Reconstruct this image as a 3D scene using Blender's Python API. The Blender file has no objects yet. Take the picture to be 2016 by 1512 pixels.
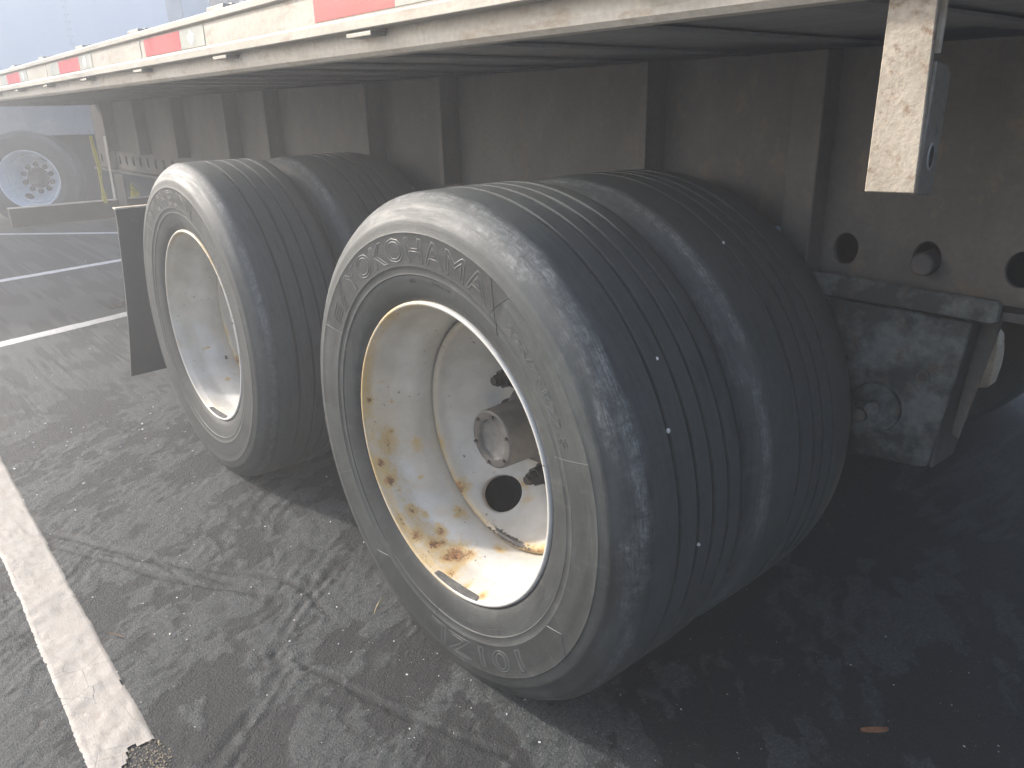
import bpy, bmesh, math, random
import numpy as np
from mathutils import Vector, Matrix

random.seed(7); np.random.seed(7)
PI = math.pi
SC = bpy.context.scene
COL = SC.collection

# ------------------------------------------------------------------ camera
cam_d = bpy.data.cameras.new('camera')
cam = bpy.data.objects.new('camera', cam_d); COL.objects.link(cam)
YAW, PITCH, ROLL, FOC = 0.8703, -0.3489, -0.0243, 1504.5
fwd = Vector((-math.sin(YAW) * math.cos(PITCH), math.cos(YAW) * math.cos(PITCH), math.sin(PITCH)))
r0 = Vector((math.cos(YAW), math.sin(YAW), 0)); u0 = r0.cross(fwd)
rr = math.cos(ROLL) * r0 + math.sin(ROLL) * u0
uu = -math.sin(ROLL) * r0 + math.cos(ROLL) * u0
M = Matrix((rr, uu, -fwd)).transposed().to_4x4()
M.translation = Vector((1.1168, -0.766, 1.1291))
cam.matrix_world = M
cam_d.sensor_fit = 'HORIZONTAL'; cam_d.sensor_width = 36.0
cam_d.lens = 36.0 * FOC / 2016.0
cam_d.clip_start = 0.05; cam_d.clip_end = 500
SC.camera = cam

# ------------------------------------------------------------------ sky, sun, exposure
SUN_TO = Vector((-0.90, -0.42, 0.50)).normalized()          # direction towards the sun
SUN_EL = math.asin(SUN_TO.z); SUN_AZ = math.atan2(SUN_TO.x, SUN_TO.y)
w = bpy.data.worlds.new('World'); SC.world = w; w.use_nodes = True
nt = w.node_tree; nt.nodes.clear()
sky = nt.nodes.new('ShaderNodeTexSky'); sky.sky_type = 'NISHITA'; sky.sun_disc = False
sky.sun_elevation = SUN_EL; sky.sun_rotation = SUN_AZ
sky.air_density = 0.8; sky.dust_density = 3.0; sky.ozone_density = 0.4
bg = nt.nodes.new('ShaderNodeBackground'); bg.inputs['Strength'].default_value = 0.15
ow = nt.nodes.new('ShaderNodeOutputWorld')
nt.links.new(sky.outputs[0], bg.inputs[0]); nt.links.new(bg.outputs[0], ow.inputs[0])
sun_d = bpy.data.lights.new('sun', 'SUN'); sun_d.energy = 2.3; sun_d.angle = math.radians(2.5)
sun_d.color = (1.0, 0.96, 0.90)
sun = bpy.data.objects.new('sun', sun_d); COL.objects.link(sun)
sun.rotation_euler = (-SUN_TO).to_track_quat('-Z', 'Y').to_euler()
SC.view_settings.view_transform = 'Standard'; SC.view_settings.look = 'None'
SC.view_settings.exposure = 1.68; SC.view_settings.gamma = 1.0
SC.view_settings.use_curve_mapping = False

HAZE, HAZE_G = 0.037, 0.42                                     # density per metre and forward scattering of the added glare volume

# ------------------------------------------------------------------ numpy noise
def _h(ix, iy, s):
    n = (ix.astype(np.int64) * 374761393 + iy.astype(np.int64) * 668265263 + s * 974711) & 0xffffffff
    n = ((n ^ (n >> 13)) * 1274126177) & 0xffffffff
    n = (n ^ (n >> 16)) & 0xffffffff
    return n / 4294967295.0
def vn(x, y, s=0):
    ix = np.floor(x); iy = np.floor(y); fx = x - ix; fy = y - iy
    fx = fx * fx * fx * (fx * (fx * 6 - 15) + 10); fy = fy * fy * fy * (fy * (fy * 6 - 15) + 10)
    a = _h(ix, iy, s); b = _h(ix + 1, iy, s); c = _h(ix, iy + 1, s); d = _h(ix + 1, iy + 1, s)
    return (a * (1 - fx) + b * fx) * (1 - fy) + (c * (1 - fx) + d * fx) * fy
def fbm(x, y, o=4, s=0, g=0.5):
    t = 0; a = 1; n = 0
    for i in range(o):
        t = t + a * vn(x * 2 ** i + 17.3 * i, y * 2 ** i - 9.1 * i, s + i); n += a; a *= g
    return t / n
def ss(a, b, x):
    t = np.clip((x - a) / (b - a), 0, 1); return t * t * (3 - 2 * t)

# ------------------------------------------------------------------ material helpers
class NB:
    def __init__(s, name):
        s.m = bpy.data.materials.new(name); s.m.use_nodes = True
        s.t = s.m.node_tree; s.t.nodes.clear()
        s.o = s.n('ShaderNodeOutputMaterial'); s.p = s.n('ShaderNodeBsdfPrincipled')
        s.l(s.p.outputs[0], s.o.inputs[0]); s._co = None
    def n(s, k): return s.t.nodes.new(k)
    def l(s, a, b): s.t.links.new(a, b)
    def set(s, i, v):
        if isinstance(v, bpy.types.NodeSocket): s.l(v, i)
        elif isinstance(v, (tuple, list)) and len(v) == 3 and i.type == 'RGBA': i.default_value = (*v, 1)
        else: i.default_value = v
    def co(s):
        if not s._co: s._co = s.n('ShaderNodeTexCoord').outputs['Object']
        return s._co
    def mapv(s, scale, v=None):
        q = s.n('ShaderNodeMapping'); s.l(v or s.co(), q.inputs[0]); q.inputs['Scale'].default_value = scale
        return q.outputs[0]
    def noise(s, sc, det=4, ro=0.55, v=None, dist=0.0):
        q = s.n('ShaderNodeTexNoise'); s.l(v or s.co(), q.inputs['Vector'])
        q.inputs['Scale'].default_value = sc; q.inputs['Detail'].default_value = det
        q.inputs['Roughness'].default_value = ro; q.inputs['Distortion'].default_value = dist
        return q.outputs[0]
    def vor(s, sc, v=None, f='F1'):
        q = s.n('ShaderNodeTexVoronoi'); s.l(v or s.co(), q.inputs['Vector']); q.feature = f
        q.inputs['Scale'].default_value = sc; return q.outputs[0]
    def attr(s, name):
        q = s.n('ShaderNodeAttribute'); q.attribute_name = name; return q.outputs['Fac']
    def ramp(s, f, stops, interp='LINEAR'):
        q = s.n('ShaderNodeValToRGB'); s.set(q.inputs[0], f); q.color_ramp.interpolation = interp
        e = q.color_ramp.elements
        while len(e) < len(stops): e.new(0.5)
        for k, (p_, c_) in enumerate(stops):
            e[k].position = p_; e[k].color = (c_, c_, c_, 1) if isinstance(c_, (int, float)) else (*c_, 1)
        return q.outputs[0]
    def mix(s, f, a, b, mode='MIX'):
        q = s.n('ShaderNodeMix'); q.data_type = 'RGBA'; q.blend_type = mode
        s.set(q.inputs[0], f); s.set(q.inputs[6], a); s.set(q.inputs[7], b); return q.outputs[2]
    def math(s, op, a, b=0.0, c=0.0, clamp=False):
        q = s.n('ShaderNodeMath'); q.operation = op; q.use_clamp = clamp
        s.set(q.inputs[0], a); s.set(q.inputs[1], b); s.set(q.inputs[2], c); return q.outputs[0]
    def mr(s, v, a, b, c=0.0, d=1.0):
        q = s.n('ShaderNodeMapRange'); s.set(q.inputs[0], v)
        q.inputs[1].default_value = a; q.inputs[2].default_value = b; q.inputs[3].default_value = c; q.inputs[4].default_value = d
        return q.outputs[0]
    def bump(s, h, st=0.3, d=0.01, nrm=None):
        q = s.n('ShaderNodeBump'); s.set(q.inputs['Height'], h); q.inputs['Strength'].default_value = st
        q.inputs['Distance'].default_value = d
        if nrm: s.l(nrm, q.inputs['Normal'])
        return q.outputs[0]
    def out(s, col, rough=0.6, metal=0.0, nrm=None, spec=0.5):
        s.set(s.p.inputs['Base Color'], col); s.set(s.p.inputs['Roughness'], rough); s.set(s.p.inputs['Metallic'], metal)
        s.p.inputs['Specular IOR Level'].default_value = spec
        if nrm: s.l(nrm, s.p.inputs['Normal'])
        return s.m

def dirty(name, c1, c2, c3=None, sc=6.0, rough=0.6, metal=0.0, spec=0.4, bump=0.25, grain=90.0, stretch=(1, 1, 1), thr=(0.42, 0.62), gs=0.35):
    b = NB(name); v = b.mapv(stretch)
    n1 = b.noise(sc, 6, 0.65, v); col = b.mix(b.mr(n1, thr[0], thr[1]), c1, c2)
    if c3: col = b.mix(b.mr(b.noise(sc * 3.1, 5, 0.7, v), 0.55, 0.70), col, c3)
    g = b.noise(grain, 3, 0.6); col = b.mix(b.mr(g, 0.3, 0.75, 0.0, gs), col, tuple(x * 0.5 for x in c1))
    h = b.math('ADD', b.math('MULTIPLY', n1, 0.5), b.math('MULTIPLY', g, 0.5))
    return b.out(col, b.mr(n1, 0.3, 0.7, rough - 0.08, rough + 0.12), metal, b.bump(h, bump, 0.004), spec)

# rubber: dust and scuff amounts come as attributes of the tyre mesh
def rubber_material():
    b = NB('tyre_rubber')
    d = b.attr('dust'); s_ = b.attr('scuff'); t = b.attr('tan')
    n = b.noise(55, 5, 0.65); n2 = b.noise(240, 4, 0.65)
    sx = b.n('ShaderNodeSeparateXYZ'); b.l(b.co(), sx.inputs[0])
    rad = b.math('SQRT', b.math('ADD', b.math('MULTIPLY', sx.outputs[0], sx.outputs[0]), b.math('MULTIPLY', sx.outputs[2], sx.outputs[2])))
    ang = b.math('ARCTAN2', sx.outputs[2], sx.outputs[0])
    cb = b.n('ShaderNodeCombineXYZ'); b.l(b.math('MULTIPLY', rad, 60.0), cb.inputs[0]); b.l(b.math('MULTIPLY', ang, 2.6), cb.inputs[1]); b.l(b.math('MULTIPLY', sx.outputs[1], 60.0), cb.inputs[2])
    stk = b.noise(2.2, 6, 0.7, cb.outputs[0]); stk2 = b.noise(6.0, 6, 0.8, cb.outputs[0])
    col = b.mix(b.math('MULTIPLY', d, b.math('MULTIPLY', b.mr(n, 0.25, 0.75, 0.75, 1.15), b.mr(stk, 0.3, 0.7, 0.55, 1.4)), clamp=True), (0.016, 0.018, 0.0185), (0.070, 0.077, 0.0755))
    sm = b.math('MULTIPLY', s_, b.math('MULTIPLY', b.mr(b.noise(40, 9, 0.85), 0.40, 0.62), b.mr(stk2, 0.38, 0.60)), clamp=True)
    col = b.mix(sm, col, (0.25, 0.255, 0.25))
    col = b.mix(t, col, (0.13, 0.10, 0.07))
    sp = b.mr(b.noise(420, 2, 0.5), 0.70, 0.74); col = b.mix(b.math('MULTIPLY', sp, 0.4), col, (0.16, 0.16, 0.16))
    h = b.math('ADD', b.math('MULTIPLY', stk2, 0.5), b.math('MULTIPLY', n2, 0.5))
    return b.out(col, b.mr(stk, 0.3, 0.7, 0.50, 0.70), 0, b.bump(h, 0.28, 0.0025), 0.38)

def rim_material():
    b = NB('worn_white_rim_paint')
    ru = b.attr('rust'); gr = b.attr('grime'); bl = b.attr('bare')
    n = b.noise(14, 5, 0.6); f = b.noise(85, 6, 0.72, dist=0.6)
    col = b.mix(b.mr(n, 0.3, 0.7), (0.42, 0.41, 0.375), (0.56, 0.55, 0.515))
    g = b.math('MULTIPLY', gr, b.mr(b.noise(30, 6, 0.7), 0.25, 0.65, 0.35, 1.15), clamp=True)
    col = b.mix(g, col, (0.42, 0.315, 0.165))
    f2 = b.noise(150, 7, 0.8, dist=1.0)
    pr = b.math('ADD', ru, b.math('MULTIPLY', b.math('SUBTRACT', f, 0.5), 1.0))
    r1 = b.mr(pr, 0.14, 0.50)
    col = b.mix(b.math('MULTIPLY', r1, 0.85), col, (0.46, 0.325, 0.135))
    pr2 = b.math('ADD', ru, b.math('MULTIPLY', b.math('SUBTRACT', f2, 0.5), 1.5))
    r2 = b.mr(pr2, 0.58, 0.78)
    col = b.mix(r2, col, b.mix(b.mr(f, 0.42, 0.6), (0.11, 0.045, 0.018), (0.38, 0.20, 0.075)))
    r3 = b.math('MULTIPLY', b.mr(pr2, 0.95, 1.05), b.mr(b.noise(60, 3), 0.48, 0.56), clamp=True)
    col = b.mix(r3, col, (0.45, 0.33, 0.20))
    k = b.math('MULTIPLY', b.mr(b.noise(90, 3, 0.55), 0.68, 0.72), b.mr(b.noise(7, 2), 0.42, 0.55), clamp=True)
    col = b.mix(k, col, (0.12, 0.095, 0.07))
    br = b.mr(b.math('ADD', bl, b.math('MULTIPLY', b.math('SUBTRACT', b.noise(110, 5, 0.7), 0.5), 1.5)), 0.55, 0.62)
    col = b.mix(br, col, (0.055, 0.05, 0.047))
    h = b.math('ADD', b.math('MULTIPLY', n, 0.2), b.math('MULTIPLY', r1, b.math('MULTIPLY', f, 0.7)))
    return b.out(col, b.math('ADD', 0.36, b.math('MULTIPLY', r1, 0.35)), 0, b.bump(h, 0.35, 0.004), 0.45)

def asphalt_material():
    b = NB('worn_asphalt')
    wr = b.attr('wear'); ck = b.attr('crack')
    mp = b.n('ShaderNodeMapping'); b.l(b.co(), mp.inputs[0]); mp.inputs['Rotation'].default_value = (0, 0, math.radians(-39)); mp.inputs['Scale'].default_value = (1, .42, 1)
    v = mp.outputs[0]
    n = b.noise(38, 6, 0.7); st = b.noise(95, 6, 0.72, v); f = b.noise(210, 5, 0.7); vo = b.vor(260)
    big = b.noise(0.9, 3, 0.5)
    dark = b.mix(b.mr(st, 0.3, 0.7), (0.010, 0.0105, 0.011), (0.028, 0.029, 0.030))
    light = b.mix(b.mr(st, 0.32, 0.66), (0.032, 0.036, 0.036), (0.100, 0.107, 0.106))
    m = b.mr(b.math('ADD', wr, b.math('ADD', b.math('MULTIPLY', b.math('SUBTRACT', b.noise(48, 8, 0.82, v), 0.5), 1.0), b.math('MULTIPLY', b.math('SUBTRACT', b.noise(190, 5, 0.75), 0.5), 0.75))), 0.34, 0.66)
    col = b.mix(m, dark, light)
    col = b.mix(b.math('MULTIPLY', ck, b.mr(n, .3, .7, .45, .95)), col, (0.013, 0.016, 0.017))
    col = b.mix(b.mr(f, 0.36, 0.74, 0.0, 0.5), col, (0.015, 0.016, 0.017))
    gq = b.n('ShaderNodeTexVoronoi'); b.l(b.co(), gq.inputs['Vector']); gq.inputs['Scale'].default_value = 310
    gs_ = b.n('ShaderNodeSeparateXYZ'); b.l(gq.outputs['Color'], gs_.inputs[0])
    col = b.mix(1.0, col, b.ramp(gs_.outputs[0], [(0.0, 0.62), (0.55, 0.95), (0.9, 1.15), (1.0, 1.7)]), 'MULTIPLY')
    pit = b.math('MULTIPLY', b.math('LESS_THAN', b.vor(70), 0.17), b.mr(b.noise(12, 3), 0.50, 0.60), clamp=True)
    col = b.mix(b.math('MULTIPLY', pit, 0.75), col, (0.012, 0.012, 0.013))
    spm = b.math('MULTIPLY', b.math('LESS_THAN', b.vor(150), 0.12), b.mr(b.noise(25, 2), 0.52, 0.60), clamp=True)
    col = b.mix(b.math('MULTIPLY', spm, 0.6), col, (0.34, 0.33, 0.31))
    col = b.mix(b.mr(big, 0.35, 0.7, 0.0, 0.25), col, (0.035, 0.037, 0.040))
    h = b.math('ADD', b.math('MULTIPLY', st, 0.6), b.math('ADD', b.math('MULTIPLY', f, 0.35), b.math('MULTIPLY', vo, 0.12)))
    h = b.math('SUBTRACT', h, b.math('MULTIPLY', pit, 0.25))
    return b.out(col, b.mr(st, 0.3, 0.7, 0.55, 0.80), 0, b.bump(h, 0.95, 0.009), 0.4)

def paint_line_material():
    b = NB('cream_line_paint')
    n = b.noise(22, 6, 0.7); f = b.noise(240, 4, 0.65)
    col = b.mix(b.mr(n, 0.35, 0.65), (0.34, 0.308, 0.27), (0.42, 0.39, 0.35))
    ch = b.mr(b.noise(60, 7, 0.8), 0.62, 0.67); col = b.mix(ch, col, (0.12, 0.11, 0.105))
    col = b.mix(b.mr(b.noise(9, 5, 0.7), 0.55, 0.75, 0, 0.5), col, (0.42, 0.36, 0.30))
    crk = b.mr(b.vor(16, b.mapv((1, 1, 1)), 'DISTANCE_TO_EDGE'), 0.0, 0.012, 1.0, 0.0)
    col = b.mix(b.math('MULTIPLY', crk, b.mr(b.noise(5, 2), 0.52, 0.58), clamp=True), col, (0.14, 0.12, 0.11))
    return b.out(col, 0.7, 0, b.bump(b.math('ADD', n, b.math('MULTIPLY', f, 0.4)), 0.5, 0.005), 0.3)

MAT = {}
MAT['rubber'] = rubber_material(); MAT['rim'] = rim_material()
MAT['asphalt'] = asphalt_material(); MAT['line'] = paint_line_material()
MAT['letter'] = dirty('rubber_lettering', (0.042, 0.046, 0.048), (0.062, 0.067, 0.069), rough=0.5, sc=30)
MAT['alu'] = dirty('weathered_aluminium_rail', (0.29, 0.275, 0.235), (0.37, 0.352, 0.305), (0.26, 0.215, 0.165), sc=5, rough=0.5, metal=0.15, spec=0.4, stretch=(0.6, 1, 2.0))
MAT['tanrail'] = dirty('dusty_side_rail', (0.60, 0.535, 0.44), (0.70, 0.65, 0.56), (0.48, 0.38, 0.27), sc=7, rough=0.65, metal=0.05, stretch=(0.5, 1, 1.5))
MAT['under'] = dirty('grey_underside', (0.30, 0.295, 0.28), (0.38, 0.37, 0.35), (0.26, 0.225, 0.19), sc=4, rough=0.7)
MAT['beam'] = dirty('dusty_brown_beam', (0.09, 0.083, 0.073), (0.14, 0.128, 0.112), (0.15, 0.115, 0.08), sc=5, rough=0.75, stretch=(1, 1, 0.6))
MAT['steel'] = dirty('grimy_steel', (0.05, 0.05, 0.049), (0.095, 0.093, 0.088), (0.12, 0.085, 0.06), sc=8, rough=0.72)
MAT['hanger'] = dirty('flaking_greenish_steel', (0.028, 0.033, 0.032), (0.115, 0.125, 0.12), (0.09, 0.06, 0.042), sc=11, rough=0.7, bump=0.8, grain=70, thr=(0.45, 0.58))
MAT['blackp'] = dirty('black_painted_steel', (0.024, 0.025, 0.026), (0.045, 0.044, 0.043), sc=7, rough=0.6)
MAT['flap'] = dirty('mud_flap_rubber', (0.026, 0.030, 0.033), (0.040, 0.044, 0.047), sc=4, rough=0.6, bump=0.1, stretch=(1, 1, 0.4))
MAT['hub'] = dirty('grey_oily_hub', (0.060, 0.058, 0.054), (0.095, 0.09, 0.083), (0.05, 0.042, 0.034), sc=18, rough=0.5)
MAT['hubw'] = dirty('cloudy_hub_window', (0.11, 0.11, 0.104), (0.165, 0.16, 0.15), (0.07, 0.063, 0.053), sc=25, rough=0.35)
MAT['nut'] = dirty('rusty_black_nut', (0.035, 0.032, 0.03), (0.06, 0.05, 0.042), (0.10, 0.05, 0.025), sc=40, rough=0.7)
MAT['beige'] = dirty('beige_brake_chamber', (0.55, 0.46, 0.34), (0.66, 0.57, 0.44), (0.30, 0.21, 0.13), sc=14, rough=0.6)
MAT['bracket'] = dirty('speckled_galvanised_plate', (0.29, 0.25, 0.195), (0.38, 0.335, 0.27), (0.18, 0.115, 0.07), sc=26, rough=0.6, grain=160, bump=0.4)
MAT['bside'] = dirty('darker_bracket_side', (0.19, 0.175, 0.15), (0.25, 0.23, 0.20), (0.13, 0.11, 0.09), sc=20, rough=0.7, bump=0.4)  # side face greyer and darker than the front plate
MAT['line_far_bright'] = dirty('brightened_far_line_paint', (0.66, 0.64, 0.60), (0.76, 0.74, 0.70), (0.40, 0.37, 0.34), sc=12, rough=0.7)  # line paint whitened to carry the sun and glare on the far lines
MAT['rim_clean'] = dirty('clean_white_rim', (0.72, 0.73, 0.73), (0.80, 0.81, 0.81), (0.55, 0.47, 0.36), sc=9, rough=0.4, bump=0.08, gs=0.08)
MAT['red'] = dirty('red_reflective_tape', (0.40, 0.022, 0.03), (0.47, 0.035, 0.045), sc=12, rough=0.35, bump=0.08)
MAT['silver'] = dirty('silver_reflective_tape', (0.30, 0.312, 0.27), (0.35, 0.362, 0.315), sc=12, rough=0.35, bump=0.08)
MAT['badge'] = dirty('white_print', (0.80, 0.80, 0.78), (0.84, 0.84, 0.82), sc=12, rough=0.5, bump=0.05)
MAT['white'] = dirty('white_trailer_skin', (0.84, 0.86, 0.88), (0.90, 0.91, 0.92), sc=0.8, rough=0.35, bump=0.02, grain=20, gs=0.04)
MAT['greyv'] = dirty('grey_truck_paint', (0.20, 0.20, 0.20), (0.26, 0.26, 0.255), sc=2, rough=0.45, bump=0.05)
MAT['pillar'] = dirty('pale_trim', (0.66, 0.64, 0.60), (0.74, 0.72, 0.68), sc=3, rough=0.5, bump=0.05)
MAT['yellow'] = dirty('yellow_webbing', (0.80, 0.68, 0.06), (0.88, 0.78, 0.12), (0.45, 0.36, 0.10), sc=9, rough=0.7)
MAT['straw'] = dirty('straw', (0.55, 0.43, 0.22), (0.65, 0.53, 0.30), sc=40, rough=0.7)
MAT['wood'] = dirty('orange_brown_wood', (0.15, 0.062, 0.028), (0.23, 0.105, 0.045), sc=40, rough=0.7, stretch=(0.2, 1, 1))
MAT['bark'] = dirty('brown_chip', (0.13, 0.075, 0.045), (0.20, 0.13, 0.08), sc=40, rough=0.8)
MAT['stone'] = dirty('white_stone', (0.62, 0.61, 0.58), (0.80, 0.79, 0.76), sc=60, rough=0.6)
MAT['chips'] = dirty('mixed_grit', (0.30, 0.29, 0.28), (0.78, 0.76, 0.73), sc=45, rough=0.5, thr=(0.40, 0.52), bump=0.05)
MAT['sand'] = dirty('sandy_crumbled_paint', (0.34, 0.28, 0.19), (0.44, 0.37, 0.26), (0.27, 0.21, 0.14), sc=60, rough=0.85, bump=0.6)
MAT['blue'] = dirty('blue_sticker', (0.12, 0.35, 0.75), (0.16, 0.42, 0.80), sc=20, rough=0.5)
MAT['floorwood'] = dirty('deck_boards', (0.38, 0.37, 0.35), (0.48, 0.46, 0.43), sc=6, rough=0.8, stretch=(0.2, 1, 1))

# ------------------------------------------------------------------ mesh helpers
def link(name, me, mat=None, parent=None, loc=(0, 0, 0), smooth=False, sharp=None):
    if mat: me.materials.append(mat)
    o = bpy.data.objects.new(name, me); COL.objects.link(o)
    if parent: o.parent = parent
    o.location = loc
    if smooth:
        me.polygons.foreach_set('use_smooth', np.ones(len(me.polygons), bool))
        if sharp: me.set_sharp_from_angle(angle=math.radians(sharp))
    return o
def tag(o, label=None, cat=None, group=None, kind=None):
    for k, v in (('label', label), ('category', cat), ('group', group), ('kind', kind)):
        if v: o[k] = v
    return o
def empty(name, loc, label, cat, group=None, rz=0):
    o = bpy.data.objects.new(name, None); COL.objects.link(o); o.location = loc; o.rotation_euler = (0, 0, rz)
    o.empty_display_size = 0.1
    return tag(o, label, cat, group)
def mesh(name, V, F):
    me = bpy.data.meshes.new(name); me.from_pydata([tuple(v) for v in V], [], F); me.update(); return me
def bmo(name, bm, mat, parent=None, loc=(0, 0, 0), smooth=False, sharp=35):
    bmesh.ops.recalc_face_normals(bm, faces=bm.faces)
    me = bpy.data.meshes.new(name); bm.to_mesh(me); bm.free()
    return link(name, me, mat, parent, loc, smooth, sharp)
def bxs(bm, x0, x1, y0, y1, z0, z1, bev=0.0, mtx=None):
    r = bmesh.ops.create_cube(bm, size=1.0)
    vs = r['verts']
    for v in vs:
        v.co = Vector(((x0 + x1) / 2 + v.co.x * (x1 - x0), (y0 + y1) / 2 + v.co.y * (y1 - y0), (z0 + z1) / 2 + v.co.z * (z1 - z0)))
    if bev:
        es = {e for v in vs for e in v.link_edges}
        q = bmesh.ops.bevel(bm, geom=list(es), offset=bev, segments=2, profile=0.6, affect='EDGES')
        vs = list({v for f in q['faces'] for v in f.verts} | {v for v in vs if v.is_valid})
    if mtx:
        for v in vs: v.co = mtx @ v.co
    return vs
def box(name, b, mat, parent=None, bev=0.002, mtx=None):
    bm = bmesh.new(); bxs(bm, *b, bev, mtx); return bmo(name, bm, mat, parent)
def boxes(name, bs, mat, parent=None, bev=0.002):
    bm = bmesh.new()
    for b in bs: bxs(bm, *b, bev)
    return bmo(name, bm, mat, parent)
def extrude_poly(name, pts, axis, a, b_, mat, parent=None, bev=0.0015, loc=(0, 0, 0)):
    """polygon of 2-D points pushed from a to b_ along an axis ('x': pts=(y,z); 'y': (x,z); 'z': (x,y))"""
    bm = bmesh.new()
    def P(p, t): return {'x': (t, p[0], p[1]), 'y': (p[0], t, p[1]), 'z': (p[0], p[1], t)}[axis]
    A = [bm.verts.new(P(p, a)) for p in pts]; B = [bm.verts.new(P(p, b_)) for p in pts]
    bm.faces.new(A); bm.faces.new(B[::-1]); n = len(pts)
    for i in range(n): bm.faces.new((A[i], B[i], B[(i + 1) % n], A[(i + 1) % n]))
    bmesh.ops.recalc_face_normals(bm, faces=bm.faces)
    if bev: bmesh.ops.bevel(bm, geom=[e for e in bm.edges], offset=bev, segments=1, affect='EDGES')
    return bmo(name, bm, mat, parent, loc)
def lathe_mesh(name, prof, n=128, closed=False):
    """prof of (y, r) turned about the Y axis"""
    P = np.array(prof, float); k = len(P)
    th = np.linspace(0, 2 * PI, n, endpoint=False)
    V = np.empty((n, k, 3)); V[:, :, 0] = np.cos(th)[:, None] * P[:, 1]; V[:, :, 1] = P[:, 0]; V[:, :, 2] = np.sin(th)[:, None] * P[:, 1]
    i = np.arange(n)[:, None]; kk = k if closed else k - 1
    j = np.arange(kk)[None, :]; i2 = (i + 1) % n; j2 = (j + 1) % k
    F = np.stack([i * k + j, i * k + j2, i2 * k + j2, i2 * k + j], -1).reshape(-1, 4)
    me = bpy.data.meshes.new(name)
    me.from_pydata(V.reshape(-1, 3).tolist(), [], F.tolist()); me.update()
    return me
def lathe(name, prof, mat, parent=None, n=96, loc=(0, 0, 0), sharp=35, closed=False, rot=None):
    me = lathe_mesh(name, prof, n, closed)
    bm = bmesh.new(); bm.from_mesh(me); bmesh.ops.remove_doubles(bm, verts=bm.verts, dist=1e-6)
    bmesh.ops.recalc_face_normals(bm, faces=bm.faces)
    bm.to_mesh(me); bm.free()
    o = link(name, me, mat, parent, loc, True, sharp)
    if rot: o.rotation_euler = rot
    return o
def coords(me):
    a = np.empty(len(me.vertices) * 3); me.vertices.foreach_get('co', a); return a.reshape(-1, 3)
def setattrs(me, **kw):
    for k, v in kw.items():
        a = me.attributes.new(k, 'FLOAT', 'POINT'); a.data.foreach_set('value', np.asarray(v, np.float32))
def copy_tree(o, parent=None):
    c = o.copy(); COL.objects.link(c); c.parent = parent
    for ch in o.children: copy_tree(ch, c)
    return c
def smooth_prof(pts, n):
    """resample a profile with a Catmull-Rom curve"""
    P = np.array(pts, float); out = []
    for i in range(len(P) - 1):
        p0, p1, p2, p3 = P[max(i - 1, 0)], P[i], P[i + 1], P[min(i + 2, len(P) - 1)]
        for t in np.linspace(0, 1, n, endpoint=False):
            out.append(0.5 * (2 * p1 + (p2 - p0) * t + (2 * p0 - 5 * p1 + 4 * p2 - p3) * t * t + (-p0 + 3 * p1 - 3 * p2 + p3) * t ** 3))
    out.append(P[-1]); return [tuple(q) for q in out]

# ------------------------------------------------------------------ the ground
CR = {  # grooves and cracks in the sealcoat: points, half width, depth
    1: ([(-1.266, -.562), (-.994, -.426), (-.742, -.279), (-.552, -.14), (-.447, -.121), (-.33, -.13)], .010, .0035),
    2: ([(-1.151, -.558), (-.949, -.451), (-.759, -.365), (-.57, -.24), (-.507, -.187)], .009, .003),
    3: ([(-.277, -.268), (.006, -.181), (.267, -.081)], .008, .0035),
    4: ([(.074, -.021), (.158, -.073), (.188, -.115)], .004, .003),
    5: ([(-.292, -.285), (-.436, -.14), (-.555, .069)], .009, .003),
    6: ([(-.081, -.508), (-.161, -.387), (-.246, -.282), (-.292, -.285)], .012, .0035),
    7: ([(-.30, -.26), (-.42, -.10), (-.50, .02)], .005, .0025),
    8: ([(-1.30, -.60), (-1.02, -.47), (-.86, -.36), (-.70, -.33), (-.60, -.26)], .005, .0025),
    9: ([(-.95, -.39), (-.80, -.32), (-.66, -.27), (-.50, -.20)], .012, .002),
    10: ([(-.62, -.13), (-.9, -.05), (-1.15, .0)], .005, .0015),
    11: ([(-.03, -.50), (-.13, -.38), (-.21, -.28)], .005, .003),
}
SPOTS = [(-.107, -.275, .022), (-.146, -.35, .012), (-.541, -.315, .03), (-.698, -.086, .03), (-.05, -.30, .012), (-.36, -.33, .02), (.06, -.26, .03), (-.2, -.19, .02),
         (-.42, -.24, .025), (.18, -.15, .04), (-.62, -.05, .06), (-.5, .12, .12)]
def seg_dist(x, y, pts):
    d = np.full(x.shape, 9.0)
    for (ax, ay), (bx, by) in zip(pts[:-1], pts[1:]):
        dx, dy = bx - ax, by - ay; t = np.clip(((x - ax) * dx + (y - ay) * dy) / (dx * dx + dy * dy), 0, 1)
        d = np.minimum(d, np.hypot(x - ax - t * dx, y - ay - t * dy))
    return d
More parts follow.
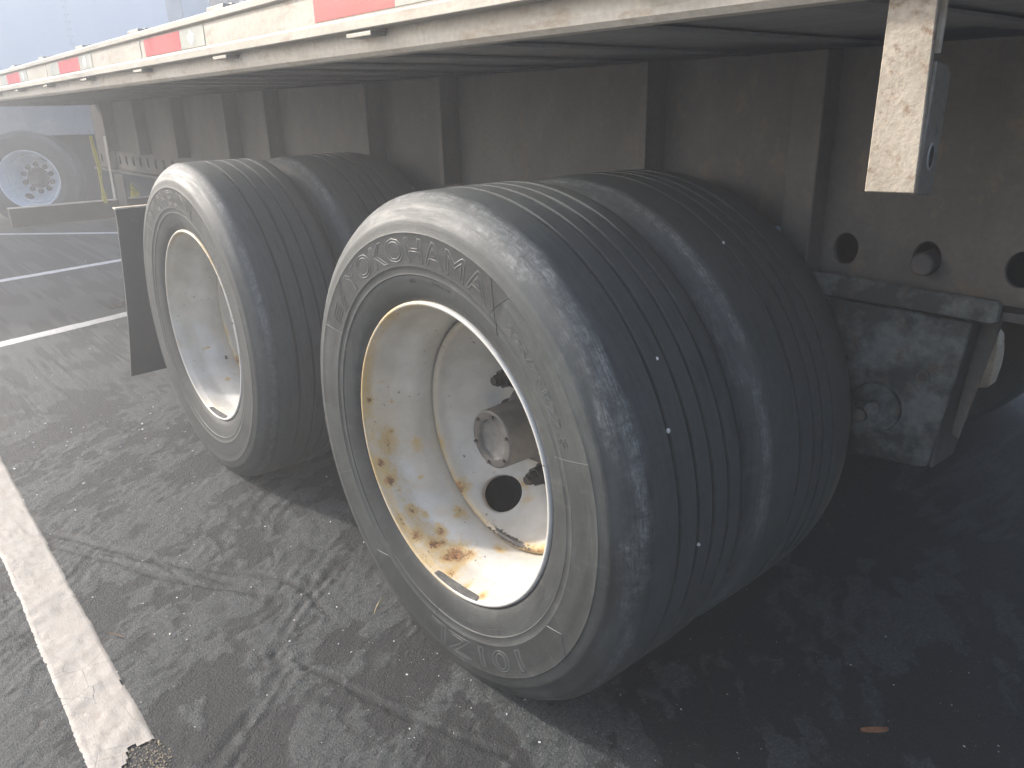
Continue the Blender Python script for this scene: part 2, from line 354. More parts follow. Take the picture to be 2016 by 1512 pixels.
def ground_fields(x, y):
    wx = x + 0.045 * (fbm(x * 9, y * 9, 3, 11) - 0.5) + .12 * (fbm(x * 2, y * 2, 2, 12) - 0.5)
    wy = y + 0.045 * (fbm(x * 9, y * 9, 3, 21) - 0.5) + .12 * (fbm(x * 2, y * 2, 2, 22) - 0.5)
    u = wx * 0.78 + wy * 0.63; v = -wx * 0.63 + wy * 0.78    # v runs along the raking of the sealer
    a = fbm(u * 6.5, v * 3.6, 5, 31, 0.6); b = fbm(u * 24, v * 12, 5, 41, 0.62)
    wear = ss(0.455, 0.545, a * 0.58 + b * 0.42)
    wear = wear * (0.72 + 0.5 * ss(.35, .65, fbm(u * 40, v * 16, 4, 45)))
    sealer_shadow_zone = ss(0.02, 0.30, y - 0.40 * x + 0.05) * ss(-0.1, 0.1, x)  # darker sealer, plus the wheel's cast shadow painted into the wear
    pale = np.exp(-(((x - .52) / .17) ** 2 + ((y - .60 - (x - .52) * 1.2) / .05) ** 2))
    pale2 = np.exp(-(((x - .62) / .20) ** 2 + ((y - .95) / .12) ** 2))
    wear = wear * (1 - 0.45 * sealer_shadow_zone) + 0.75 * pale * ss(.35, .6, b) + .5 * pale2 * ss(.35, .6, b)
    near = ss(-1.7, -1.0, x) * ss(.35, .05, y)
    # ridges pulled across the coat
    ph = u * 2 * PI / 0.034 + 6 * fbm(u * 6, v * 4, 3, 51)
    rm = ss(0.44, 0.58, fbm(u * 2.5, v * 2.5, 3, 61)) * near * (.35 + .65 * fbm(u * 20, v * 8, 3, 65))
    ridge = rm * np.sin(ph) * 0.5
    h = 0.0016 * wear + 0.0026 * ridge + 0.0035 * (fbm(x * 3, y * 3, 3, 71) - 0.5) + 0.0036 * (fbm(u * 40, v * 24, 5, 81, .65) - 0.5) * (0.45 + wear)
    wear = wear - 0.28 * rm * (0.5 - 0.5 * np.sin(ph)) + 0.10 * rm
    crack = np.zeros(x.shape)
    wob = 0.024 * (fbm(x * 30, y * 30, 3, 91) - 0.5)
    for k, (pts, hw, dep) in CR.items():
        d = seg_dist(x, y, pts) + wob
        g = np.exp(-(d / hw) ** 2); h = h - dep * g + dep * 0.22 * np.exp(-((d - 2.0 * hw) / (0.8 * hw)) ** 2)
        crack = np.maximum(crack, g * 0.8)
    for sx, sy, sr in SPOTS:
        d = np.hypot((x - sx), (y - sy) * 1.2) * (1 + 0.9 * (fbm(x * 28, y * 28, 3, 95) - 0.5))
        crack = np.maximum(crack, ss(sr, sr * 0.8, d) * .75)
    # curled little alligator cracks in the dark coat on the far side of the line
    al = np.abs(fbm(x * 8 + 3, y * 8, 4, 101, 0.6) - 0.5) * 2
    alm = ss(0.055, 0.015, al) * ss(-0.50, -0.62, y)
    crack = np.maximum(crack, 0.75 * alm); h = h - 0.002 * alm
    fade = ss(-4.0, -2.4, x) * ss(2.2, 1.2, np.abs(y))
    return h * (0.25 + 0.75 * fade), np.clip(wear, 0, 1.2), crack
def axis(fine0, fine1, st, lo, hi):
    a = [fine0]; s = st
    while a[-1] > lo: s *= 1.13; a.append(a[-1] - s)
    b = [fine1]; s = st
    while b[-1] < hi: s *= 1.13; b.append(b[-1] + s)
    return np.array(sorted(set(a) | set(b) | set(np.arange(fine0, fine1, st).round(5))))
gx = axis(-2.0, 1.0, 0.0058, -42, 34); gy = axis(-.75, 0.95, 0.0058, -32, 42)
X, Y = np.meshgrid(gx, gy, indexing='ij')
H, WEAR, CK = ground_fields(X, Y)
nx, ny = X.shape
V = np.stack([X, Y, H], -1).reshape(-1, 3)
ii = (np.arange(nx - 1)[:, None] * ny + np.arange(ny - 1)[None, :]).ravel()
F = np.stack([ii, ii + ny, ii + ny + 1, ii + 1], -1)
gm = bpy.data.meshes.new('ground')
gm.vertices.add(len(V)); gm.vertices.foreach_set('co', V.ravel())
gm.loops.add(F.size); gm.loops.foreach_set('vertex_index', F.ravel().astype(np.int32))
gm.polygons.add(len(F)); gm.polygons.foreach_set('loop_start', np.arange(0, F.size, 4, dtype=np.int32))
gm.update(calc_edges=True); gm.validate()
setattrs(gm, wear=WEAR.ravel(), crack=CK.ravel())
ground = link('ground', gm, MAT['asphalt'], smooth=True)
tag(ground, kind='structure')

def painted_line(name, c0, c1, wid, step, worn=True, seed=0, mat='line'):
    c0 = np.array(c0); c1 = np.array(c1); L = np.hypot(*(c1 - c0)); d = (c1 - c0) / L; n = np.array([-d[1], d[0]])
    # finer where it is near the camera
    t = [0.0]
    while t[-1] < L:
        p_ = c0 + d * t[-1]; q = max(step, 0.006 * max(1.0, np.hypot(p_[0] - 1.1, p_[1] + .77) * 1.2)); t.append(t[-1] + q)
    t = np.array(t); m = max(4, int(wid / max(step, .005))); s = np.linspace(-wid / 2, wid / 2, m + 1)
    T, S = np.meshgrid(t, s, indexing='ij')
    edge = 0.0038 * (fbm(T * 9, S * 0 + seed, 4, 5) - 0.5) * 2
    S2 = S + edge * np.sign(S) * (np.abs(S) / (wid / 2)) ** 2
    x = c0[0] + d[0] * T + n[0] * S2; y = c0[1] + d[1] * T + n[1] * S2
    h, _, ck = ground_fields(x, y)
    z = h + 0.0030 - 0.0035 * (np.abs(S) > wid / 2 - 1e-6)
    keep = np.ones(T.shape, bool)
    if worn:
        f = fbm(x * 38, y * 38, 4, 7 + seed, 0.6); e = np.abs(S) / (wid / 2)
        keep = (f + 0.16 * (e < .86) > 0.235)
        keep &= ~((np.hypot((x + .175) / 1.3, y + .584) < 0.036 + 0.06 * (f - .5)))
    k = m + 1; V = np.stack([x, y, z], -1).reshape(-1, 3); keep = keep.ravel(); F = []
    for i in range(len(t) - 1):
        for j in range(m):
            q = (i * k + j, (i + 1) * k + j, (i + 1) * k + j + 1, i * k + j + 1)
            if keep[list(q)].sum() >= 3: F.append(q)
    o = link(name, mesh(name, V, F), MAT[mat], smooth=True)
    return tag(o, kind='structure')
painted_line('parking_line', (-14, -.618), (1.6, -.618), .113, .004, True, 1)
painted_line('parking_line', (-2.96, -2.6), (-4.56, 2.9), .115, .02, False, 2, 'line_far_bright')
painted_line('parking_line', (-4.95, -2.6), (-6.40, 3.2), .115, .02, False, 3, 'line_far_bright')
painted_line('parking_line', (-10.8, -2.0), (-6.2, 2.6), .115, .03, False, 4, 'line_far_bright')

# crumbled sand-like lumps where the paint has broken away
bm = bmesh.new()
for i in range(240):
    a = random.uniform(0, 2 * PI); r_ = 0.040 * math.sqrt(random.random())
    x, y = -.172 + 1.35 * r_ * math.cos(a), -.586 + r_ * math.sin(a)
    s_ = random.uniform(.0010, .0028)
    bmesh.ops.create_icosphere(bm, subdivisions=1, radius=s_, matrix=Matrix.Translation((x, y, .0005 + s_ * .4)) @ Matrix.Rotation(random.random() * 6, 4, (random.random(), random.random(), 1)) @ Matrix.Diagonal((1, random.uniform(.6, 1), random.uniform(.5, .9), 1)))
tag(bmo('crumbled_paint', bm, MAT['sand']), kind='stuff')

# pale grit lying on the asphalt
def chip_mesh(bm, x, y, z, s_):
    q = bmesh.ops.create_cube(bm, size=1)['verts']
    R = Matrix.Rotation(random.random() * 6.28, 4, 'Z') @ Matrix.Rotation(random.uniform(-.5, .5), 4, 'X')
    for v in q:
        c = Vector((v.co.x * s_ * random.uniform(.6, 1.5), v.co.y * s_ * random.uniform(.5, 1), v.co.z * s_ * random.uniform(.3, .8)))
        v.co = R @ c + Vector((x, y, z))
pts = []
for i in range(1000):
    if i < 430: x, y = random.uniform(-2.2, .2), random.uniform(-.6, .25)
    elif i < 800: x, y = random.uniform(-.5, 1.0), random.uniform(-.3, .9)
    else: x, y = random.uniform(-6, -1), random.uniform(-.9, .9)
    pts.append((x, y))
pts = np.array(pts); hh = ground_fields(pts[:, 0], pts[:, 1])[0]
bm = bmesh.new()
for (x, y), h in zip(pts, hh):
    s_ = 0.0010 + 0.0032 * random.random() ** 6
    if x < -1.5: s_ *= 1.8
    chip_mesh(bm, x, y, h + s_ * .15, s_)
tag(bmo('gravel', bm, MAT['chips']), kind='stuff')

# ------------------------------------------------------------------ added scattering volume standing in for lens glare
bm = bmesh.new(); bxs(bm, -52, 42, -40, 52, -1.2, 4.6)
hz = bmo('glare_haze', bm, None); tag(hz, kind='stuff')
hm = bpy.data.materials.new('glare_scatter'); hm.use_nodes = True; t_ = hm.node_tree; t_.nodes.clear()
pv = t_.nodes.new('ShaderNodeVolumePrincipled'); om = t_.nodes.new('ShaderNodeOutputMaterial')
pv.inputs['Color'].default_value = (0.94, 0.97, 1.0, 1); pv.inputs['Density'].default_value = HAZE; pv.inputs['Anisotropy'].default_value = HAZE_G
t_.links.new(pv.outputs[0], om.inputs['Volume']); hz.data.materials.append(hm)

# ------------------------------------------------------------------ the flatbed trailer
S_AX = 1.3064; ZC = 0.492; YC = 1.28; RT = 0.5024
T = empty('flatbed_trailer', (0, 0, 0), 'grey flatbed trailer with dual wheels and red and silver tape along its side rail', 'trailer')
XR, XF = -5.0, 5.0            # rear and front ends

# --- rub rail: outward facing channel
prof = [(.026, 1.2620), (.0, 1.2620), (-.002, 1.2640), (-.002, 1.2800), (.0, 1.2830), (.007, 1.2860), (.007, 1.3370), (.0, 1.3395), (-.002, 1.3420), (-.002, 1.3540), (.001, 1.3570), (.026, 1.3570)]
extrude_poly('rub_rail', prof, 'x', XR, XF, MAT['alu'], T, bev=0)
# --- side rail set back behind the rub rail
extrude_poly('side_rail', [(.040, 1.352), (.050, 1.352), (.050, 1.236), (.075, 1.232), (.075, 1.222), (.046, 1.222), (.036, 1.229), (.034, 1.238)], 'x', XR, XF, MAT['tanrail'], T, bev=0)
# --- far side rail
extrude_poly('rub_rail', [(2 * YC - y, z) for y, z in prof], 'x', XR, XF, MAT['alu'], T, bev=0)
extrude_poly('side_rail', [(2 * YC - .034, 1.352), (2 * YC - .05, 1.352), (2 * YC - .05, 1.222), (2 * YC - .034, 1.222)], 'x', XR, XF, MAT['tanrail'], T, bev=0)
# --- deck boards (seen from above only at a grazing angle)
yb = .054; k = 0
bd = None
while yb < 2 * YC - .06:
    y1 = min(yb + .148, 2 * YC - .054)
    if bd is None: bd = box('deck_board', (XR, XF, 0, .145, 1.2365, 1.346), MAT['floorwood'], T, 0.003); o = bd
    else: o = bd.copy(); COL.objects.link(o); o.parent = T
    o.location = (0, yb, 0); yb += .150
# --- cross members under the deck
cm = None
for i in range(31):
    x = XR + .12 + i * .325
    if cm is None:
        cm = boxes('cross_member', [(-.03, .03, .078, 2 * YC - .078, 1.2255, 1.2315), (-.004, .004, .052, 2 * YC - .052, 1.2317, 1.2360)], MAT['under'], T, 0.001); o = cm
    else: o = cm.copy(); COL.objects.link(o); o.parent = T
    o.location = (x, 0, 0)
# --- stake pockets: cap above the rail, body behind it, foot tab below
pk = None
for i in range(16):
    x = -0.20 - .6615 * 7 + i * .6615
    if pk is None:
        pk = boxes('stake_pocket', [(-.052, .052, .0085, .0335, 1.259, 1.3685), (-.058, .058, .0275, .0445, 1.3575, 1.3705)], MAT['alu'], T, 0.002)
        tb = boxes('foot_tab', [(-.040, .045, .002, .0335, 1.2515, 1.2585)], MAT['alu'], pk, 0.001)
        pk.location = (x, 0, 0)
    else:
        o = copy_tree(pk, T); o.location = (x, 0, 0)
# --- conspicuity tape with a small white crest on the silver
def tape(x0, x1, mat, nm):
    return box(nm, (x0, x1, .0058, .0069, 1.2885, 1.3345), mat, T, 0)
def crest(x, par):
    bm = bmesh.new()
    def poly(p, d=.0006):
        A = [bm.verts.new((x + a, .0058 - .0001, 1.3125 + b)) for a, b in p]; B = [bm.verts.new((x + a, .0058 - d, 1.3125 + b)) for a, b in p]
        bm.faces.new(B); n = len(p)
        for i in range(n): bm.faces.new((A[i], B[i], B[(i + 1) % n], A[(i + 1) % n]))
    poly([(-.008, .0135), (0, .018), (.008, .0135), (.008, .0115), (-.008, .0115)])
    poly([(-.0165, .0100), (.0165, .0100), (.0165, .0075), (-.0165, .0075)])
    poly([(-.024, .0060), (.024, .0060), (.024, .0042), (-.024, .0042)])
    poly([(-.024, -.0040), (.024, -.0040), (.024, -.0058), (-.024, -.0058)])
    poly([(-.024, -.0040), (-.0215, -.0040), (-.0215, .0042), (-.024, .0042)])
    poly([(.0215, -.0040), (.024, -.0040), (.024, .0042), (.0215, .0042)])
    for q in (-.014, -.007, 0, .008, .014): poly([(q - .0016, -.0025), (q + .0016, -.0025), (q + .0016, .0028), (q - .0016, .0028)])
    poly([(-.0165, -.0074), (.0165, -.0074), (.0165, -.0100), (-.0165, -.0100)])
    poly([(-.009, -.0115), (.009, -.0115), (0, -.018)])
    return bmo('crest', bm, MAT['badge'], par)
for xa, xb, xc in ((-.362, -.078, .10), (-1.425, -1.120, -.946), (-2.541, -2.210, -2.03), (-3.707, -3.367, -3.19), (-4.87, -4.53, -4.36)):
    tape(xa, xb, MAT['red'], 'red_tape')
    s_ = tape(xb + .001, xc, MAT['silver'], 'silver_tape')
    if xa < -1: crest(xb + .082, s_)
    if xa < -2: tape(xa - .15, xa - .001, MAT['silver'], 'silver_tape')
# rail joint seams
for x in (-1.475, -2.78): box('joint_seam', (x - .009, x + .009, .0057, .0069, 1.2865, 1.3365), MAT['alu'], T, 0.001)

# --- main beam / slider rail web with real slotted holes
def holed_plate(name, x0, z0, z1, pitch, n, hx, hz, cz, y0, y1, mat, parent, extra=()):
    bm = bmesh.new(); K = 24
    def cell(xa, xb, cx):
        ring = []; rect = []
        for i in range(K):
            a = 2 * PI * i / K + PI / 4; ring.append((cx + hx * math.cos(a), cz + hz * math.sin(a)))
            s_ = i % (K // 4) / (K // 4); q = i // (K // 4)
            c = [(xb, z1), (xa, z1), (xa, z0), (xb, z0)]; A, B = c[q], c[(q + 1) % 4]
            rect.append((A[0] + (B[0] - A[0]) * s_, A[1] + (B[1] - A[1]) * s_))
        vr0 = [bm.verts.new((a, y0, b)) for a, b in ring]; vq = [bm.verts.new((a, y0, b)) for a, b in rect]
        vm = [bm.verts.new((cx + (a - cx) * 1.06, y0 - .0012, cz + (b - cz) * 1.06)) for a, b in ring]
        vr1 = [bm.verts.new((a, y1, b)) for a, b in ring]; vq1 = [bm.verts.new((a, y1, b)) for a, b in rect]
        for i in range(K):
            j = (i + 1) % K
            bm.faces.new((vm[i], vm[j], vq[j], vq[i])); bm.faces.new((vr0[i], vr0[j], vm[j], vm[i]))
            bm.faces.new((vr1[i], vr1[j], vr0[j], vr0[i])); bm.faces.new((vq1[i], vq1[j], vr1[j], vr1[i]))
    for i in range(n): cell(x0 + i * pitch, x0 + (i + 1) * pitch, x0 + (i + .5) * pitch)
    bmesh.ops.remove_doubles(bm, verts=bm.verts, dist=1e-5)
    return bmo(name, bm, mat, parent, smooth=True, sharp=30)
X0H = .402 - .1525 / 2 - 36 * .1525
NH = 66
holed_plate('slider_rail', X0H, .7885, .905, .1525, NH, .0245, .0305, .8515, .700, .7095, MAT['beam'], T)
mb = box('main_beam', (X0H, X0H + NH * .1525, .700, .7095, .9052, 1.2145), MAT['beam'], T, 0)
box('slider_flange', (X0H, X0H + NH * .1525, .655, .800, .772, .7880), MAT['steel'], T, 0.002)
st = None
for x in (-4.60, -3.92, -3.25, -2.53, -2.085, -1.276, -.848, -.066, 1.5, 2.1):
    if st is None: st = box('stiffener', (-.010, .010, .632, .6995, .9065, 1.2140), MAT['beam'], mb, 0.002); o = st
    else: o = st.copy(); COL.objects.link(o); o.parent = mb
    o.location = (x, 0, 0)
extrude_poly('stiffener', [(.27, .6995), (.278, .665), (.345, .658), (.352, .6995)], 'z', .79, 1.2138, MAT['beam'], mb, 0.002)
# far beam and rails
box('main_beam', (X0H, X0H + NH * .1525, 2 * YC - .7095, 2 * YC - .70, .788, 1.2145), MAT['beam'], T, 0)
box('slider_flange', (X0H, X0H + NH * .1525, 2 * YC - .80, 2 * YC - .655, .772, .7875), MAT['steel'], T, 0.002)
# locking pin in the second hole, a little low and pulled outwards
lathe('locking_pin', [(.0, 0.0001), (.0, .017), (.003, .0205), (.045, .0215), (.055, .0215)], MAT['steel'], T, 32, (.557, .672, .8445))
# hold-down clip bar
extrude_poly('hold_down_bar', [(.05, .770), (.695, .7655), (.703, .772), (.704, .800), (.697, .8075), (.05, .8125)], 'y', .645, .6545, MAT['hanger'], T, 0.003)

# --- front hanger bracket with pivot bolt, side plate and gusset
hg = extrude_poly('hanger_bracket', [(.36, .7640), (.662, .7585), (.629, .474), (.612, .466), (.458, .452), (.40, .56)], 'y', .660, .669, MAT['hanger'], T, 0.003)
extrude_poly('side_plate', [(.6695, .757), (.80, .757), (.80, .55), (.768, .468), (.6695, .470)], 'x', .628, .637, MAT['steel'], hg, 0.002)
extrude_poly('gusset', [(.652, .757), (.684, .757), (.649, .512), (.634, .520)], 'y', .735, .745, MAT['beam'], hg, 0.002)
lathe('pivot_bolt', [(-.016, .0001), (-.016, .012), (-.014, .014), (-.006, .0145), (-.0055, .024), (-.004, .026), (-.003, .047), (.0, .049), (.006, .049)], MAT['hanger'], hg, 48, (.521, .655, .565))
lathe('bolt_head', [(-.014, .0001), (-.013, .009), (-.010, .013), (.0, .0135), (.004, .018), (.008, .018)], MAT['steel'], hg, 24, (.498, .650, .545))
lathe('rivet_hole', [(-.0005, .0085), (.0, .012), (.003, .012)], MAT['steel'], hg, 24, (.597, .657, .645))
lathe('rivet_hole_core', [(.0, .0001), (.0, .0084)], MAT['nut'], hg, 24, (.597, .6575, .645))
# centre and rear hangers
for xc in (-.653, -1.95):
    extrude_poly('hanger_bracket', [(xc - .14, .764), (xc + .14, .764), (xc + .085, .46), (xc - .085, .46)], 'y', .660, .669, MAT['hanger'], T, 0.003)
extrude_poly('hanger_bracket', [(-4.75, .764), (-4.49, .764), (-4.50, .50), (-4.72, .50)], 'y', .66, .669, MAT['blackp'], T, 0.003)
# leaf springs
for xa in (0, -S_AX):
    for k in range(3):
        L = .50 - .09 * k; z = .585 - .014 * k
        pts = [(xa + t * L, z - .045 * (1 - t * t)) for t in np.linspace(-1, 1, 13)]
        extrude_poly('spring_leaf', pts + [(a, b - .012) for a, b in pts[::-1]], 'y', .685, .765, MAT['steel'], T, 0)

# ---------------------------------------------------------- wheels
TP_OUT = [(.020, .293), (.008, .300), (-.001, .3075), (-.006, .314), (-.0115, .326), (-.0165, .345), (-.0190, .3560), (-.0208, .3580), (-.0202, .3605), (-.0225, .370), (-.0244, .3735), (-.0242, .3765), (-.0262, .395), (-.0278, .415), (-.0277, .4315), (-.0284, .4335), (-.0270, .4365), (-.0262, .4460), (-.0244, .4520), (-.0238, .4545), (-.0210, .4590), (-.0150, .4680), (-.0132, .4715), (-.0090, .4780), (-.0066, .4815), (-.001, .4870), (.0055, .4922), (.012, .4968), (.019, .5003), (.026, .5014)]
def tread(y0, grooves, y1):
    p_ = []
    for g in grooves:
        p_ += [(g - .0046, RT), (g - .0036, RT - .0085), (g + .0032, RT - .0085), (g + .0042, RT + .0002)]
    return p_
def tyre_profile(outer=True):
    g = (.081, .127, .166, .207)
    p_ = list(TP_OUT) + tread(.026, g, .235)
    tail = [(.238, .5014), (.250, .4985), (.259, .491), (.266, .478), (.2715, .455), (.272, .43), (.268, .40), (.258, .36), (.245, .325), (.235, .297)]
    if not outer:
        p_ = [(y + .318, r) for y, r in TP_OUT] + tread(0, (.424, .471, .503, .541), 0)
        tail = [(.578, .5014), (.600, .4985), (.622, .494), (.640, .486), (.650, .470), (.652, .44), (.648, .41), (.635, .36), (.62, .33), (.60, .297)]
    return p_ + tail
def sag(me):
    """flatten the tyre where it meets the ground and bulge it there"""
    c = coords(me); zmin = -ZC + .0015
    low = np.clip((-0.40 - c[:, 2]) / .1, 0, 1)
    r_ = np.hypot(c[:, 0], c[:, 2])
    c[:, 2] = np.maximum(c[:, 2], zmin + .0004 * (r_ < .5))
    me.vertices.foreach_set('co', c.ravel()); me.update()
def tyre(name, parent, outer=True, seed=0, panel=True):
    me = lathe_mesh(name, tyre_profile(outer), 540)
    c = coords(me); r_ = np.hypot(c[:, 0], c[:, 2]); th = np.arctan2(c[:, 2], c[:, 0]); yy = c[:, 1] - (0 if outer else .318)
    side = (yy < .024)
    n1 = fbm(th * 5 + seed, r_ * 90, 4, 201 + seed); n2 = fbm(th * 2.2 + seed * 3, r_ * 12, 4, 211 + seed); n3 = fbm(th * 40, r_ * 60, 3, 221 + seed)
    dust = np.where(side, .40 + .50 * (n1 - .5) + .45 * (n2 - .5), .62 + .45 * (fbm(c[:, 1] * 130, th * 4, 3, 205 + seed) - .5) + .3 * (fbm(c[:, 1] * 30, th * 20, 4, 206 + seed) - .5))
    dust = dust + .38 * (~side)
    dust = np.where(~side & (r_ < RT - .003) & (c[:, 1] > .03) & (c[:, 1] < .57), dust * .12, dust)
    dust = dust - .16 * (ss(.352, .340, r_)) + .20 * ss(.440, .465, r_) * side * ss(.35, .6, n2) - .22 * ss(.40, .2, np.sin(th)) * side * 0
    up = ss(-.35, .75, np.sin(th))
    dust += side * (.22 * up - .10)
    if panel:
        ang = np.degrees(th); inp = (r_ > .3735) & (r_ < .4335) & (ang > 57) & (ang < 151) & side
        dust = np.where(inp, dust * .45 + .03, dust)
        inp2 = (r_ > .3735) & (r_ < .4335) & (ang > -125) & (ang < -33) & side
        dust = np.where(inp2, dust * .5, dust)
    wv = .004 * (fbm(th * 9, th * 0 + seed, 4, 229) - .5)
    line = ss(.4865, .4915, r_ + wv) * ss(.5012, .4975, r_ + wv) * ss(.30, .55, fbm(th * 3.1 + seed, r_ * 25, 5, 231 + seed)) * (.55 + .6 * up)
    sc_ = .95 * line + .45 * ss(.455, .470, r_) * ss(.492, .484, r_) * ss(.46, .66, fbm(th * 4.3 + seed, r_ * 30, 5, 241 + seed)) * (.3 + up)
    if outer and seed == 0:
        for ra, aa, dr, da, k in ((.484, 59, .012, 5, .9), (.478, 66, .010, 5, .5), (.476, 24, .008, 5, .9), (.478, 31, .006, 4, .5), (.484, 2, .012, 8, .6), (.485, -8, .010, 5, .5), (.478, -52, .008, 2.5, .8)):
            dd = (np.degrees(th) - aa + 180) % 360 - 180
            sc_ = sc_ + k * np.exp(-((dd / da) ** 2 + ((r_ - ra) / dr) ** 2)) * (.4 + 1.0 * n3)
    sc_ = np.where(side, sc_ + .2 * ss(.62, .8, n3), .05 * ss(.6, .8, n3))
    if not outer: dust = dust + .40 * ss(.43, .46, r_) * side + .1 * (yy > .25)
    if outer: sc_ = np.where((yy > .225), .25 * n1, sc_)
    tan = np.zeros(len(c)) if outer else ss(.58, .60, c[:, 1]) * .8 * ss(-.02, -.08, np.sin(th)) * ss(-.40, -.30, np.sin(th))
    setattrs(me, dust=np.clip(dust, 0, 1), scuff=np.clip(sc_, 0, 1), tan=tan)
    sag(me)
    return link(name, me, MAT['rubber'], parent, (0, 0, 0), True, 28)
def side_y(r_): return np.interp(r_, [q[1] for q in TP_OUT], [q[0] for q in TP_OUT])

def raw_text(txt, size, depth, fill):
    cu = bpy.data.curves.new('t', 'FONT'); cu.body = txt; cu.size = size; cu.resolution_u = 3
    cu.fill_mode = 'BOTH' if fill else 'NONE'; cu.bevel_depth = depth; cu.bevel_resolution = 0
    if fill: cu.extrude = depth; cu.bevel_depth = 0
    cu.space_character = 1.08
    ob = bpy.data.objects.new('t', cu); COL.objects.link(ob)
    me = bpy.data.meshes.new_from_object(ob.evaluated_get(bpy.context.evaluated_depsgraph_get()))
    bpy.data.objects.remove(ob); bpy.data.curves.remove(cu)
    return me
def ring_text(name, txt, r_base, height, a0, a1, parent, depth=.0015, fill=False, mat='letter'):
    """raised lettering bent round the sidewall, reading clockwise from a0 to a1 (degrees), tops outwards"""
    me = raw_text(txt, height / .72, depth * (1.0), fill)
    bm = bmesh.new(); bm.from_mesh(me); bpy.data.meshes.remove(me)
    bmesh.ops.remove_doubles(bm, verts=bm.verts, dist=1e-6)
    for _ in range(3):
        es = [e for e in bm.edges if e.calc_length() > height * .3]
        if not es: break
        bmesh.ops.subdivide_edges(bm, edges=es, cuts=1)
        bmesh.ops.triangulate(bm, faces=[f for f in bm.faces if len(f.verts) > 4])
    xs = [v.co.x for v in bm.verts]; xmin, xmax = min(xs), max(xs)
    for v in bm.verts:
        t = (v.co.x - xmin) / (xmax - xmin); a = math.radians(a0 + (a1 - a0) * t); r_ = r_base + v.co.y
        y = float(side_y(r_)) - v.co.z * .55 - .0001
        v.co = Vector((r_ * math.cos(a), y, r_ * math.sin(a)))
    return bmo(name, bm, MAT[mat], parent, smooth=True, sharp=50)
def side_lines(name, lines, parent, w_=.0007, mat='letter'):
    """thin raised ribs on the sidewall: list of polylines in (radius, degrees)"""
    bm = bmesh.new()
    for pl in lines:
        P = []
        for (ra, aa), (rb, ab) in zip(pl[:-1], pl[1:]):
            n = max(2, int(abs(ab - aa) / 1.5), int(abs(rb - ra) / .004))
            for k in range(n): P.append((ra + (rb - ra) * k / n, aa + (ab - aa) * k / n))
        P.append(pl[-1]); pr = None
        Q = [Vector((r_ * math.cos(math.radians(a)), float(side_y(r_)), r_ * math.sin(math.radians(a)))) for r_, a in P]
        for i, q in enumerate(Q):
            d = (Q[min(i + 1, len(Q) - 1)] - Q[max(i - 1, 0)]).normalized(); n = Vector((0, -1, 0)); s_ = d.cross(n).normalized()
            ring = [bm.verts.new(q + s_ * w_ + Vector((0, .0004, 0))), bm.verts.new(q - Vector((0, w_ * .9, 0))), bm.verts.new(q - s_ * w_ + Vector((0, .0004, 0)))]
            if pr:
                for k in range(2): bm.faces.new((pr[k], pr[k + 1], ring[k + 1], ring[k]))
            pr = ring
    return tag(bmo(name, bm, MAT[mat], parent, smooth=True, sharp=60), kind='stuff')

RIM_P = [(.035, .294), (.014, .3025), (.004, .3062), (-.003, .3060), (-.0062, .3035), (-.0068, .3005), (-.0050, .2978), (-.0010, .2962), (.005, .2935), (.010, .2905), (.016, .2885), (.035, .2860), (.052, .2845), (.060, .2832), (.068, .2800), (.082, .2735), (.098, .2675), (.112, .2640), (.128, .2626), (.150, .2622), (.168, .2625), (.178, .2630), (.183, .2610)]
DISC_P = [(.168, .2615), (.158, .2600), (.1505, .2550), (.1480, .2495), (.1500, .2440), (.157, .2405), (.175, .2365), (.202, .2250), (.230, .2085), (.252, .1930), (.270, .1790), (.281, .1680), (.2865, .1580), (.288, .1480), (.288, .1120)]
RUST = [  # angle, depth, angular size (deg), axial size, strength
    (173, .008, 2.2, .008, .85), (-165, .033, 7, .022, .66), (-161, .100, 4, .012, .58), (-157.5, .010, 3, .009, 1.0), (-149, .016, 3.2, .013, .95), (-152, .012, 6, .014, .5),
    (-132.5, .037, 3.6, .014, .78), (-121, .122, 3.6, .012, .80), (-121, .014, 3.6, .012, .85), (-113.6, .036, 4.4, .016, .9), (-117, .066, 3.4, .012, .85),
    (-103, .062, 6, .022, .95), (-104, .040, 3, .008, 1.1), (-110, .022, 14, .035, .42), (-95.5, .016, 3, .009, .8), (-72, .010, 2.4, .008, .8), (-84, .012, 1.6, .010, .55), (-85, .020, 1.2, .02, .45), (-90, .134, 5, .010, .85), (-86, .140, 10, .006, .5),
    (-118, .024, 16, .026, .42), (-104, .066, 9, .030, .50), (-150, .030, 10, .022, .40), (-107, .090, 2, .006, .7), (-128, .058, 2, .006, .75), (-141, .045, 1.6, .006, .8), (-97, .030, 2.2, .008, .7), (-170, .050, 1.6, .006, .7), (-145, .085, 1.3, .005, .8), (-112, .055, 3, .012, .8), (-99, .075, 4, .014, .8), (176, .06, 1.2, .004, .7), (165, .03, 1.0, .004, .7), (-131, .004, 6, .006, .7), (-140, .02, 10, .03, .32), (-125, .02, 16, .03, .3), (-168, .012, 12, .010, .32)]
RUST2 = [(-75, .120, 5, .03, .5), (-120, .10, 2, .004, .9), (-150, .08, 1.0, .012, .7), (-95, .02, 12, .010, .3), (60, .0, 25, .01, .6), (100, 0, 30, .006, .5)]
